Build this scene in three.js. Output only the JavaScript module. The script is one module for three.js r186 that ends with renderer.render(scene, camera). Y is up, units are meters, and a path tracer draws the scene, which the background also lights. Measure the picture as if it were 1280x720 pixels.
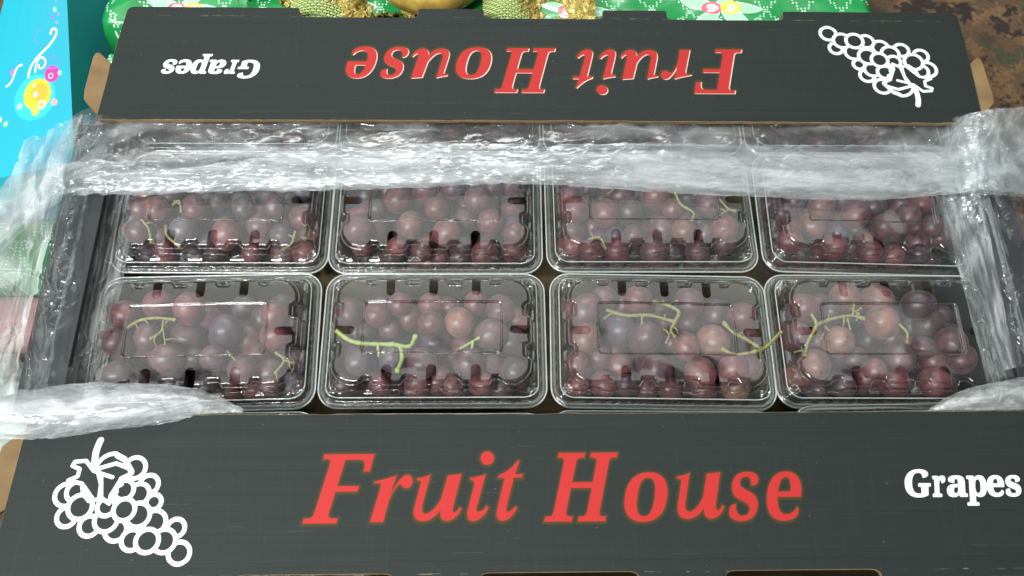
import * as THREE from 'three';
import { mergeGeometries } from 'three/addons/utils/BufferGeometryUtils.js';
import { RoundedBoxGeometry } from 'three/addons/geometries/RoundedBoxGeometry.js';
import { RectAreaLightUniformsLib } from 'three/addons/lights/RectAreaLightUniformsLib.js';
import { createNoise2D, createNoise3D } from 'simplex-noise';

// ---------------------------------------------------------------- camera, light, exposure
const T = 0.1;                                   // height of the carton's printed flaps above the ground
const scene = new THREE.Scene();
const camera = new THREE.PerspectiveCamera(39.6, 16 / 9, 0.02, 20);
{
  const pitch = 1.17697, yaw = 0.06536, roll = 0.05956;
  const f = new THREE.Vector3(Math.sin(yaw) * Math.cos(pitch), -Math.sin(pitch), -Math.cos(yaw) * Math.cos(pitch));
  const r = new THREE.Vector3(Math.cos(yaw), 0, Math.sin(yaw)), u = new THREE.Vector3().crossVectors(r, f);
  camera.position.set(-0.03668, 0.45574 + T, 0.21079);
  camera.up.copy(u.multiplyScalar(Math.cos(roll)).addScaledVector(r, -Math.sin(roll)));
  camera.lookAt(camera.position.clone().add(f));
}
camera.focus = 0.5; camera.userData.fStop = 22;
const renderer = new THREE.WebGLRenderer({ antialias: true });
renderer.toneMapping = THREE.LinearToneMapping;
renderer.toneMappingExposure = 1.0;
renderer.shadowMap.enabled = true;
scene.background = new THREE.Color(0.12, 0.128, 0.127);   // the even light of the shop all round
RectAreaLightUniformsLib.init();
const LAMPS = [                                   // ceiling lamps: x, y, z, width, depth, intensity
  [-0.1, 1.8, -0.8, 2.4, 1.3, 0.62],
  [-0.95, 1.6, 0.8, 1.2, 0.16, 124],
  [-0.3, 1.7, -1.9, 1.2, 0.16, 74],
];

// ---------------------------------------------------------------- helpers
let seed = 7;
const rnd = () => { seed = (seed + 0x6d2b79f5) | 0; let t = Math.imul(seed ^ (seed >>> 15), 1 | seed); t = (t + Math.imul(t ^ (t >>> 7), 61 | t)) ^ t; return ((t ^ (t >>> 14)) >>> 0) / 4294967296; };
const n2 = createNoise2D(rnd), n3 = createNoise3D(rnd);
const clamp = (x, a, b) => Math.min(b, Math.max(a, x));
const sstep = (a, b, x) => { const t = clamp((x - a) / (b - a), 0, 1); return t * t * (3 - 2 * t); };
const used = new Map();
const numbered = (n) => { const k = used.get(n) ?? 0; used.set(n, k + 1); return k ? n + '_' + String(k).padStart(3, '0') : n; };
function tag(o, label, category, group) { o.userData.label = label; o.userData.category = category; if (group) o.userData.group = group; return o; }
function thing(name, label, category, pos = [0, 0, 0], group) {
  const o = new THREE.Group(); o.name = numbered(name); o.position.set(...pos); scene.add(o); return tag(o, label, category, group);
}
function part(name, geo, mat, parent) {
  const m = new THREE.Mesh(geo, mat); m.name = parent === scene ? numbered(name) : name; m.castShadow = m.receiveShadow = true; parent.add(m); return m;
}
function noiseTexture(w, h, fn, srgb = true) {     // fn(u, v) gives r, g, b in 0..1
  const d = new Uint8Array(w * h * 4);
  for (let y = 0; y < h; y++) for (let x = 0; x < w; x++) { const c = fn(x / w, y / h); for (let k = 0; k < 3; k++) d[(y * w + x) * 4 + k] = clamp(c[k], 0, 1) * 255; d[(y * w + x) * 4 + 3] = 255; }
  const t = new THREE.DataTexture(d, w, h); t.magFilter = THREE.LinearFilter; t.wrapS = t.wrapT = THREE.RepeatWrapping; if (srgb) t.colorSpace = THREE.SRGBColorSpace; t.needsUpdate = true; return t;
}
const fbm = (x, y, o = 4) => { let s = 0, a = 0.5; for (let i = 0; i < o; i++, a *= 0.5, x *= 2.03, y *= 2.03) s += a * n2(x + i * 17.3, y - i * 9.1); return s; };
const ridge = (x, y) => 1 - Math.abs(n2(x, y)) * 2;

// a grid of control points [x, y above the flaps, z] in millimetres, sampled as a smooth surface
function cr(a, b, c, d, t) { return 0.5 * (2 * b + (c - a) * t + (2 * a - 5 * b + 4 * c - d) * t * t + (3 * b - a - 3 * c + d) * t * t * t); }
function sampleGrid(G, u, v) {                     // u across a row, v down the rows, both 0..1
  const R = G.length - 1, C = G[0].length - 1, fv = v * R, fu = u * C, iv = Math.min(R - 1, Math.floor(fv)), iu = Math.min(C - 1, Math.floor(fu)), tv = fv - iv, tu = fu - iu;
  const at = (r, c, k) => G[clamp(r, 0, R)][clamp(c, 0, C)][k];
  return [0, 1, 2].map((k) => { const q = [-1, 0, 1, 2].map((dr) => cr(at(iv + dr, iu - 1, k), at(iv + dr, iu, k), at(iv + dr, iu + 1, k), at(iv + dr, iu + 2, k), tu)); return cr(...q, tv); });
}
function gridMesh(nu, nv, pos, uvScale = [1, 1]) {
  const p = new Float32Array((nu + 1) * (nv + 1) * 3), uv = new Float32Array((nu + 1) * (nv + 1) * 2), idx = [];
  for (let j = 0, k = 0; j <= nv; j++) for (let i = 0; i <= nu; i++, k++) { const q = pos(i / nu, j / nv); p.set(q, k * 3); uv[k * 2] = i / nu * uvScale[0]; uv[k * 2 + 1] = j / nv * uvScale[1]; }
  for (let j = 0; j < nv; j++) for (let i = 0; i < nu; i++) { const a = j * (nu + 1) + i, b = a + 1, c = a + nu + 1, d = c + 1; idx.push(a, c, b, b, c, d); }
  const g = new THREE.BufferGeometry(); g.setAttribute('position', new THREE.BufferAttribute(p, 3)); g.setAttribute('uv', new THREE.BufferAttribute(uv, 2)); g.setIndex(idx); g.computeVertexNormals(); return g;
}
// crumpled thin sheet: smooth control surface plus creases; stretch = how the creases run along u and v
function crumpled(G, nu, nv, { amp = 2, size = 22, alongU = 1, alongV = 1, shift = 0, off = 0, edge = 1.5, fine = 0.6, bias = 0 } = {}) {
  return gridMesh(nu, nv, (u, v) => {
    const p = sampleGrid(G, u, v), e = 0.004, pu = sampleGrid(G, clamp(u + e, 0, 1), v), pu0 = sampleGrid(G, clamp(u - e, 0, 1), v), pv = sampleGrid(G, u, clamp(v + e, 0, 1)), pv0 = sampleGrid(G, u, clamp(v - e, 0, 1));
    const n = new THREE.Vector3(pv[0] - pv0[0], pv[1] - pv0[1], pv[2] - pv0[2]).cross(new THREE.Vector3(pu[0] - pu0[0], pu[1] - pu0[1], pu[2] - pu0[2])).normalize();
    const a0 = p[0] / size * alongU * 0.8 + shift, b0 = (p[2] - p[1] * 0.8) / size * 0.72 * alongV + shift * 0.37;
    const a = a0 + fbm(a0 * 0.5 + 5, b0 * 0.35, 2) * 0.9, b = b0 + fbm(a0 * 0.5, b0 * 0.35 + 9, 2) * 0.9;
    const soft = (n) => Math.sqrt(n * n + 0.012), long = soft(n2(a * 0.8, b * 0.8)) * 1.15 + 0.7 * n2(a * 0.45 + 8, b * 0.45) + 0.16 * soft(n2(a * 1.2 + 30, b * 1.7));   // soft folds with sharp valleys
    const c = p[0] / 15 + shift, d = (p[2] - p[1]) / 13, cw = n2(c * 0.5, d * 0.5 + 4), patch = sstep(0.15, 0.6, n2(p[0] / 45 + shift * 3, p[2] / 26 + shift) + bias);
    const crinkle = (Math.abs(n2(c + cw, d - cw * 0.6)) + 0.5 * Math.abs(n2(c * 2.1 - d * 0.6, d * 2 + c * 0.5)) + 0.10 * Math.abs(n2(c * 4.2 + d, d * 4.4 - c))) * 0.9;
    const line = (n) => Math.max(0, 1 - Math.abs(n) * 9), crease = line(n2(a * 0.5 + 60, b * 0.55)) + 0.7 * line(n2(a * 0.9 + 80, b * 0.8 + a * 0.3));   // thin standing creases
    const h = amp * (long * 0.75 + 0.32 * crease + patch * crinkle * fine);
    const ex = edge * fbm(p[0] / 14 + shift, p[2] / 14 + 3 * v, 3);
    return [(p[0] + n.x * h) / 1000, T + (p[1] + off + n.y * h) / 1000, (p[2] + n.z * h + ex) / 1000];
  });
}

// ---------------------------------------------------------------- materials
const M = {};
const std = (o) => new THREE.MeshStandardMaterial(o), phys = (o) => new THREE.MeshPhysicalMaterial(o);
M.kraft = std({ color: new THREE.Color(0.25, 0.155, 0.066), roughness: 0.85, map: noiseTexture(256, 256, (u, v) => { const k = 0.88 + 0.16 * fbm(u * 6, v * 40) + 0.1 * fbm(u * 60, v * 60, 2); return [k, k, k]; }) });
M.rail = std({ color: new THREE.Color(0.016, 0.018, 0.019), roughness: 0.55 });
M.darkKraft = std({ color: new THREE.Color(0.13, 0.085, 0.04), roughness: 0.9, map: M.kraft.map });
M.card = std({ color: new THREE.Color(0.034, 0.039, 0.037), roughness: 0.7 });
M.clear = phys({ color: new THREE.Color(0.94, 0.965, 0.95), roughness: 0.1, transmission: 0.99, thickness: 0, ior: 1.74 });
M.tray = phys({ color: new THREE.Color(0.93, 0.96, 0.945), roughness: 0.1, transmission: 0.985, thickness: 0, ior: 1.55 });
const hazeTex = (sx, sy, cloud) => noiseTexture(512, 512, (u, v) => {   // how cloudy the film is from place to place: stretch streaks and white creases
  const x = u * sx, y = v * sy, s = sstep(-0.4, 0.65, fbm(x + 0.4 * n2(x * 0.4, y * 0.4), y, 3)), f = Math.max(0, ridge(x * 1.3 + 3, y * 1.2)) ** 8;
  const k = clamp(1.0 - cloud * (0.25 + s + 0.7 * f * s), 0.1, 1); return [k, k, k];
}, false);
const film = (t, r, map) => phys({ color: new THREE.Color(0.93, 0.95, 0.955), roughness: r, transmission: t, transmissionMap: map, thickness: 0, ior: 1.5 });
const hazeU = hazeTex(9, 2.6, 0.15), hazeV = hazeTex(4, 3, 0.24), hazeW = hazeTex(5, 2, 0.2);
M.film = film(1.0, 0.22, hazeU); M.filmSide = film(1.0, 0.17, hazeV); M.filmWhite = film(0.92, 0.24, hazeU); M.filmGlint = film(1.0, 0.13, hazeTex(4, 6, 0.035)); M.filmRoll = film(0.9, 0.26, hazeW);
M.rimBead = phys({ color: new THREE.Color(0.9, 0.94, 0.92), roughness: 0.12, transmission: 0.76, thickness: 0, ior: 1.6 });
M.bead = phys({ color: 0xffffff, roughness: 0.06, transmission: 1, thickness: 0.001, ior: 1.58 });
const bloom = noiseTexture(256, 128, (u, v) => {               // waxy bloom, specks, and the brown scar at the tip
  const a = u * Math.PI * 2, x = Math.cos(a) * Math.sin(v * Math.PI) * 2, y = Math.sin(a) * Math.sin(v * Math.PI) * 2, z = Math.cos(v * Math.PI) * 2;
  let k = 0.84 + 0.15 * n3(x * 0.7, y * 0.7, z * 0.7) + 0.07 * n3(x * 2.3, y * 2.3, z * 2.3) + 0.06 * n3(x * 9, y * 9, z * 9), b = 0.06 * n3(x * 1.1 + 9, y * 1.1, z * 1.1) + 0.04;
  if (n3(x * 7 + 4, y * 7, z * 7) > 0.78) k *= 0.88;
  const scar = sstep(0.035, 0.015, v); return [k * (1 - scar * 0.6), (k + b) * (1 - scar * 0.7), (k + b * 1.3) * (1 - scar * 0.75)];
});
const TONES = { r: [0.165, 0.045, 0.05], p: [0.128, 0.052, 0.062], o: [0.225, 0.086, 0.07], b: [0.1, 0.064, 0.082], k: [0.072, 0.034, 0.042] };
const grapeMats = {};
for (const [k, c] of Object.entries(TONES)) grapeMats[k] = [0.85, 1, 1.18].map((s, i) => phys({ color: new THREE.Color(c[0] * s, c[1] * (s + (i - 1) * 0.05), c[2] * s), map: bloom, roughness: 0.48, clearcoat: 0.14, clearcoatRoughness: 0.25, sheen: 0.5, sheenColor: new THREE.Color(0.45, 0.42, 0.5), sheenRoughness: 0.6 }));
M.stem = std({ color: new THREE.Color(0.35, 0.35, 0.13), roughness: 0.7, map: noiseTexture(64, 64, (u, v) => { const k = 0.82 + 0.3 * fbm(u * 8, v * 8); return [k, k * 0.98, k * 0.9]; }) });
M.freshStem = std({ color: new THREE.Color(0.28, 0.36, 0.09), roughness: 0.55 });

// ---------------------------------------------------------------- the ground
const ground = part('ground', new THREE.PlaneGeometry(4, 4).rotateX(-Math.PI / 2), std({ roughness: 0.95, map: (() => {
  const t = noiseTexture(1024, 1024, (u, v) => {
    const x = u * 40, y = v * 40, a = fbm(x, y, 4) + 0.35 * fbm(x * 6, y * 6, 2), b = fbm(x + 50, y * 1.1 - 20, 4) + 0.3 * fbm(x * 7, y * 7, 2);
    let c = [0.36, 0.27, 0.19]; if (b > 0.22) c = [0.45, 0.34, 0.22]; if (a > 0.25) c = [0.25, 0.26, 0.17]; if (a < -0.3) c = [0.17, 0.13, 0.11]; if (b < -0.42) c = [0.30, 0.2, 0.16];
    const g = 0.9 + 0.22 * fbm(x * 20, y * 20, 2); return c.map((k) => k * g);
  }); t.repeat.set(2, 2); return t; })(), bumpScale: 0.001 }), scene);
ground.userData.kind = 'structure';

// ---------------------------------------------------------------- the carton
function drawPrint(misprint) {                    // the flap's print, in millimetres: x -303..303, z 97..198 away from the opening
  const W = 2048, H = 342, c = document.createElement('canvas'); c.width = W; c.height = H;
  const g = c.getContext('2d'), s = W / 606; g.fillStyle = 'rgb(29,36,34)'; g.fillRect(0, 0, W, H);
  for (let i = 0; i < 900; i++) { const y = rnd() * H, x = rnd() * W, l = 40 + rnd() * 500, k = rnd(); g.fillStyle = k > 0.5 ? `rgba(80,88,84,${0.012 + rnd() * 0.03})` : `rgba(20,24,23,${0.02 + rnd() * 0.045})`; g.fillRect(x, y, l, 1 + rnd() * 1.5); }
  for (let i = 0; i < 700; i++) { g.fillStyle = `rgba(${rnd() > 0.5 ? '90,98,94' : '20,24,23'},${0.02 + rnd() * 0.04})`; g.fillRect(rnd() * W, rnd() * H, 1 + rnd() * 1.5, 20 + rnd() * 120); }
  for (let i = 0; i < 25; i++) { g.fillStyle = `rgba(150,158,152,${0.1 + rnd() * 0.18})`; g.fillRect(rnd() * W, rnd() * H, 6 + rnd() * 60, 0.8); }
  for (let i = 0; i < 30; i++) { g.fillStyle = `rgba(170,170,160,${0.2 + rnd() * 0.3})`; g.fillRect(rnd() * W, rnd() * H, 1.5, 1.5); }
  g.setTransform(s, 0, 0, s, 303 * s, -97 * s);
  const probe = document.createElement('canvas'); probe.width = 400; probe.height = 300; const pg = probe.getContext('2d');
  const slant = (q, ch, w, up, skew) => { q.transform(w, 0, -skew * up, up, 0, 0); q.font = 'bold 100px serif'; };
  const extent = (ch, w, up, skew) => {                       // left and right of the slanted letter, in millimetres
    pg.setTransform(1, 0, 0, 1, 0, 0); pg.clearRect(0, 0, 400, 300); pg.setTransform(5, 0, 0, 5, 100, 220); slant(pg, ch, w, up, skew); pg.fillStyle = '#fff'; pg.fillText(ch, 0, 0);
    const d = pg.getImageData(0, 0, 400, 300).data; let l = 400, r = 0; for (let i = 3, k = 0; i < d.length; i += 4, k++) if (d[i] > 100) { const x = k % 400; l = Math.min(l, x); r = Math.max(r, x + 1); } return [(l - 100) / 5, (r - 100) / 5];
  };
  const glyph = (ch, x0, x1, base, cap, skew, fn) => {         // one slanted letter fitted between x0 and x1
    const up = cap / 71.4; let w = up; for (let i = 0; i < 4; i++) { const [l, r] = extent(ch, w, up, skew); w *= 1 + ((x1 - x0) / (r - l) - 1) * 1.15; }
    const [l] = extent(ch, w, up, skew); g.save(); g.translate(x0 - l, base); slant(g, ch, w, up, skew); fn((s) => s ? g.strokeText(ch, 0, 0) : g.fillText(ch, 0, 0), 1 / up); g.restore();
  };
  const PATHS = {
    r: 'M -102.5 138.7 Q -96.1 137.6 -90.1 135.4 L -93.2 146.1 Q -90.0 139.1 -86.3 135.9 Q -82.7 133.9 -81.2 137.5 Q -80.6 142.0 -84.4 142.6 Q -87.1 142.2 -87.7 140.2 Q -90.8 141.4 -93.7 149.2 Q -95.3 154.6 -96.4 160.7 L -103.6 160.7 L -98.8 142.0 Q -98.3 139.6 -100.5 139.5 L -102.4 139.6 Z',
    u: 'M -78.8 137.1 Q -74.0 136.5 -71.2 135.1 L -75.2 151.7 Q -76.0 156.3 -73.1 156.5 Q -69.2 155.6 -65.1 148.7 L -61.5 135.6 L -53.8 134.9 L -58.0 151.8 Q -58.9 155.7 -57.6 155.8 Q -56.0 155.4 -54.6 152.9 L -53.5 153.7 Q -56.0 159.5 -61.2 160.4 Q -65.9 160.5 -65.2 154.8 Q -69.8 160.5 -74.9 160.4 Q -81.2 160.1 -79.6 152.7 L -76.5 139.9 Q -75.9 138.4 -78.8 138.2 Z',
    i: 'M -48.9 137.0 Q -44.1 136.5 -40.2 135.1 L -45.3 153.5 Q -45.7 155.9 -44.0 155.6 Q -41.4 154.9 -39.9 152.3 L -38.6 153.2 Q -41.4 159.6 -47.0 160.7 Q -51.7 160.6 -50.0 153.9 L -46.6 140.6 Q -46.2 138.7 -48.7 138.4 Z M -35.6 126.1 A 3.8 3.8 0 1 1 -43.2 126.1 A 3.8 3.8 0 1 1 -35.6 126.1 Z',
    t: 'M -22.0 127.5 L -21.2 127.8 L -23.7 135.2 L -19.2 135.2 L -19.9 137.2 L -24.4 137.1 L -28.7 153.1 Q -29.4 155.9 -27.8 155.7 Q -25.6 155.1 -23.9 152.7 L -22.8 153.5 Q -25.9 159.8 -30.7 160.6 Q -35.7 160.6 -33.7 153.7 L -29.6 137.3 L -33.4 137.2 L -32.9 135.8 Q -26.9 133.6 -22.0 127.5 Z',
  };
  const drawn = [['r', 0], ['u', 0], ['i', 0], ['t', 0], ['u', 146.3]], set = [['F', -140.5, -103.2], ['H', -8.1, 35], ['o', 36.8, 61.6], ['s', 95, 113.8], ['e', 116.7, 137.6]];
  const each = (dx, dz, colour, width) => {
    g.fillStyle = g.strokeStyle = colour;
    for (const [ch, a, b] of set) glyph(ch, a + dx, b + dx, 161.2 + dz, ch === 'F' || ch === 'H' ? 37.8 : 34.6, ch === 'F' || ch === 'H' ? 0.245 : 0.2, (draw, k) => { g.lineWidth = width * k; draw(width > 0); });
    for (const [k, x] of drawn) { g.save(); g.translate(x + dx, dz); const p = new Path2D(PATHS[k]); if (width) { g.lineWidth = width; g.stroke(p); } else g.fill(p); g.restore(); }
  };
  g.lineJoin = 'round';
  for (const [w, a] of [[3.6, 0.25], [2.4, 0.4], [1.4, 0.5]]) each(0, 0.3, `rgba(74,54,10,${a})`, w);
  if (misprint) each(-0.45, -0.45, 'rgb(226,226,216)', 0);
  each(0, 0, 'rgb(172,39,37)', 0);
  const grapes = [['G', 197.1, 211.4], ['r', 211.8, 220.6], ['a', 220.6, 231.6], ['p', 230.6, 243.6], ['e', 243.8, 253.8], ['s', 254, 263.4]];
  for (const [ch, a, b] of grapes) glyph(ch, a, b, 149.2, 14.6, 0.17, (draw) => { g.fillStyle = g.strokeStyle = 'rgb(236,238,234)'; g.lineWidth = 3.4; draw(); draw(1); });
  // the bunch of grapes: rings drawn back to front, then leaf, veins and stalk
  const ink = 'rgb(238,240,237)', card = 'rgb(29,36,34)';
  const rings = [[-236, 130.4, 5.8], [-226.8, 139.5, 5.1], [-231.4, 144.7, 5.6], [-240, 142.4, 5.3], [-222.7, 149, 4.1], [-208.5, 162.9, 4.7], [-205, 175.9, 5.7], [-271.1, 144.9, 6], [-268.5, 156.6, 5.2], [-255.4, 161.5, 5.3], [-240.8, 163.7, 5.8], [-231.4, 169, 5.4], [-220.6, 159.7, 6.1], [-230.1, 155.9, 6.4], [-265.7, 143.3, 5.4], [-262.2, 151.4, 6.5], [-246.9, 158.4, 6.2], [-248.1, 151.5, 4.8], [-213.9, 169.6, 6.1], [-223, 169.5, 6.1], [-238.1, 153, 5.8]];
  g.strokeStyle = ink; g.lineWidth = 2.55;
  for (const [x, z, r] of rings) { g.beginPath(); g.arc(x, z, r, 0, 7); g.fillStyle = card; g.fill(); g.stroke(); }
  const path = (pts, w, fill, curve) => { g.beginPath(); g.moveTo(...pts[0]); if (curve) for (let i = 1; i + 1 < pts.length; i += 2) g.quadraticCurveTo(...pts[i], ...pts[i + 1]); else for (const p of pts.slice(1)) g.lineTo(...p); if (fill) { g.closePath(); g.fillStyle = card; g.fill(); } g.lineWidth = w; g.stroke(); };
  g.lineCap = 'round';
  path([[-256.9, 130.8], [-246.8, 127.8], [-238.1, 131], [-237.2, 133.2], [-242.7, 136.1], [-241.8, 139.4], [-244.6, 141.1], [-243.9, 143.5], [-246.6, 144.8], [-246.8, 149.6], [-251.7, 146.7], [-253.9, 134.7]], 2.3, true);
  path([[-258.3, 131.9], [-263.7, 126.3], [-269.8, 126.7], [-270.7, 128.9], [-266.4, 130.8], [-266.7, 134.8], [-271.4, 137], [-263.6, 138.8], [-261.9, 144.4], [-258, 148.2], [-252.7, 147.2], [-253.1, 139.1], [-256, 132.5]], 2.2, true);
  path([[-257.8, 130.1], [-255.5, 122.5], [-247.9, 122.3], [-245, 124.5], [-240.4, 127.4]], 2.4, false, true);
  path([[-246.8, 123.4], [-242.6, 125.6]], 3.2); path([[-240, 129], [-237.5, 132.5]], 3);
  path([[-242.5, 136.5], [-246.5, 145.5]], 2.6);
  path([[-255.3, 133.1], [-252, 139.1], [-252.8, 146.7]], 2, false, true); path([[-254.2, 133.4], [-247.6, 135.4]], 2.2); path([[-262.6, 139.8], [-256.6, 146.6]], 2);
  path([[-257.7, 131], [-260.6, 122.5], [-257.8, 114.8]], 3.7, false, true);
  // bare fibre rubbed through along the cut edges, and small knocks
  for (let i = 0; i < 420; i++) { const x = -300 + rnd() * 600, l = 0.6 + rnd() * 7; g.fillStyle = `rgba(${130 + rnd() * 50},${118 + rnd() * 45},${92 + rnd() * 40},${0.12 + rnd() * 0.45})`; g.fillRect(x, rnd() < 0.75 ? 100 + rnd() * 0.3 : 187.4 + rnd() * 0.4, l, 0.15 + rnd() * 0.35); }
  for (let i = 0; i < 26; i++) { const x = -300 + rnd() * 600, z = 102 + rnd() * 90; g.fillStyle = `rgba(150,145,130,${0.15 + rnd() * 0.4})`; g.beginPath(); g.ellipse(x, z, 0.2 + rnd() * 0.5, 0.15 + rnd() * 0.3, rnd() * 3, 0, 7); g.fill(); }
  g.strokeStyle = 'rgba(20,25,23,0.5)'; g.lineWidth = 0.5; for (const z of [109.5, 181]) { g.beginPath(); g.moveTo(-300, z); for (let x = -300; x < 300; x += 20) g.lineTo(x, z + rnd() * 0.5); g.stroke(); }
  const t = new THREE.CanvasTexture(c); t.colorSpace = THREE.SRGBColorSpace; t.anisotropy = 8; return t;
}
const carton = thing('grape_carton', 'long open black cardboard carton with red lettering holding the clear boxes of grapes', 'carton');
{
  const notches = [[-0.1745, -0.0895], [-0.0435, 0.0425], [0.0895, 0.1745]], zi = 0.1, zo = 0.1955, zn = 0.1873, r = 0.006;
  const sh = new THREE.Shape(); sh.moveTo(-0.3005, -zi); sh.lineTo(-0.303, -0.165); sh.lineTo(-0.303, -0.19); sh.quadraticCurveTo(-0.303, -zo, -0.297, -zo);
  for (const [a, b] of notches) {
    sh.lineTo(a - 0.002, -zo); sh.quadraticCurveTo(a, -zo, a, -zo + 0.002); sh.lineTo(a, -zn - r * 0.5); sh.quadraticCurveTo(a + 0.0005, -zn, a + r, -zn);
    sh.lineTo(b - r, -zn); sh.quadraticCurveTo(b - 0.0005, -zn, b, -zn - r * 0.5); sh.lineTo(b, -zo + 0.002); sh.quadraticCurveTo(b, -zo, b + 0.002, -zo);
  }
  sh.lineTo(0.2905, -zo); sh.quadraticCurveTo(0.2952, -zo, 0.2957, -0.191); sh.lineTo(0.2975, -0.165); sh.lineTo(0.3005, -zi); for (let i = 1; i < 90; i++) { const x = 0.3005 - 0.601 * i / 90; sh.lineTo(x, -zi - 0.0009 * Math.sin(Math.PI * i / 90) + 0.0003 * n2(x * 40, 3) + 0.00018 * n2(x * 190, 8)); } sh.closePath();
  const geo = new THREE.ExtrudeGeometry(sh, { depth: 0.0022, bevelEnabled: true, bevelThickness: 0.0003, bevelSize: 0.0003, bevelSegments: 1, curveSegments: 6 });
  geo.rotateX(-Math.PI / 2).translate(0, T - 0.0025, 0);
  const P = geo.attributes.position, uv = geo.attributes.uv;
  for (let i = 0; i < P.count; i++) uv.setXY(i, (P.getX(i) + 0.303) / 0.606, 1 - (P.getZ(i) - 0.097) / 0.1012);
  const cardBump = noiseTexture(512, 512, (u, v) => { const k = 0.5 + 0.3 * fbm(u * 3, v * 90, 2) + 0.12 * Math.sin(v * Math.PI * 2 * 24) + 0.1 * fbm(u * 60, v * 60, 2); return [k, k, k]; }, false);
  const print = (mis) => phys({ map: drawPrint(mis), roughness: 0.7, specularIntensity: 0.6, bumpMap: cardBump, bumpScale: 0.0001 });
  const front = part('printed_flap', geo, [print(false), M.kraft], carton);
  front.userData.label = 'front flap with upright red lettering';
  const back = part('printed_flap', geo, [print(true), M.kraft], carton); back.rotation.y = Math.PI;
  back.userData.label = 'back flap with upside down red lettering';
  // long walls, with the hand holes cut on at the fold
  const ws = new THREE.Shape(); ws.moveTo(-0.297, 0.001); ws.lineTo(0.297, 0.001); ws.lineTo(0.297, T - 0.0045);
  for (const [a, b] of [...notches].reverse()) { ws.lineTo(b, T - 0.0045); ws.lineTo(b, T - 0.022); ws.quadraticCurveTo(b, T - 0.03, b - 0.008, T - 0.03); ws.lineTo(a + 0.008, T - 0.03); ws.quadraticCurveTo(a, T - 0.03, a, T - 0.022); ws.lineTo(a, T - 0.0045); }
  ws.lineTo(-0.297, T - 0.0045); ws.closePath();
  const wg = new THREE.ExtrudeGeometry(ws, { depth: 0.0036, bevelEnabled: false });
  for (const z of [0.191, -0.1946]) part('long_wall', wg, [M.card, M.kraft], carton).position.z = z;
  for (const s of [-1, 1]) {
    part('end_wall', new RoundedBoxGeometry(0.0036, T - 0.012, 0.382, 1, 0.0006).translate(s * 0.2998, (T - 0.012) / 2 + 0.001, 0), M.card, carton);
    part('end_rail', new RoundedBoxGeometry(0.027, 0.004, 0.2, 1, 0.0008).translate(s * 0.2985 - 0.0025, T - 0.0078, 0), M.rail, carton);
    for (const e of [-1, 1]) {                     // raw brown tongue sticking out beside the printed flap
      const pts = [[0, 0.106], [0.009, 0.1155], [0.0111, 0.118], [0.0118, 0.124], [0.0112, 0.152], [0.0102, 0.1555], [0.008, 0.156], [0, 0.149]].map(([x, z]) => new THREE.Vector2(s * x, -e * z));
      const tg = new THREE.ExtrudeGeometry(new THREE.Shape(pts), { depth: 0.0032, bevelEnabled: true, bevelThickness: 0.0003, bevelSize: 0.0003, bevelSegments: 1 });
      part('side_tongue', tg.rotateX(-Math.PI / 2).rotateZ(s * 0.25), M.kraft, carton).position.set(s * 0.3022, T - 0.007, 0);
    }
  }
  part('floor', new THREE.BoxGeometry(0.594, 0.004, 0.38).translate(0, 0.0032, 0), M.darkKraft, carton);
}

// ---------------------------------------------------------------- clear clamshell boxes
const RIM = T - 0.0275, HX = 0.0711, HZ = 0.0452;
const sdBox = (x, z, hx, hz, r) => { const qx = Math.abs(x) - hx + r, qz = Math.abs(z) - hz + r; return Math.hypot(Math.max(qx, 0), Math.max(qz, 0)) + Math.min(Math.max(qx, qz), 0) - r; };
const SLOTS = [-0.0268, 0, 0.0268];
const slotSd = (x, z) => {                         // below 0 inside a vent slot
  let d = 1; const cap = (px, pz, vx, vz, r) => { const t = clamp((x - px) * vx + (z - pz) * vz, -0.0042, 0.0042); return Math.hypot(x - px - vx * t, z - pz - vz * t) - r; };
  for (const s of SLOTS) d = Math.min(d, cap(s, 0.0300, 0, 1, 0.0031), cap(s, -0.0290, 0, 1, 0.0027));
  return Math.min(d, cap(-0.0545, 0.0005, 1, 0, 0.0027), cap(0.0545, 0.0005, 1, 0, 0.0027));
};
function wallField(x, z) {                         // distance in from the foot of the lid's wall
  const d1 = -sdBox(x, z, HX - 0.0068, HZ - 0.0068, 0.017);
  const boss = (a, b) => { const m = sstep(0.010, 0.008, Math.abs(a)); return m * b; };
  let back = 0.0034;                               // the wall stands back between the corner bosses and the slot housings
  let mz = sstep(0.0405, 0.0435, Math.abs(x)), mx = sstep(0.016, 0.0195, Math.abs(z));
  for (const s of SLOTS) mz = Math.max(mz, boss(x - s, 1)); mx = Math.max(mx, boss(z, 1));
  const nearZ = sstep(-0.16, 0.06, Math.abs(z) / HZ - Math.abs(x) / HX), m = mx + (mz - mx) * nearZ;
  return d1 - back * (1 - m);
}
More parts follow.
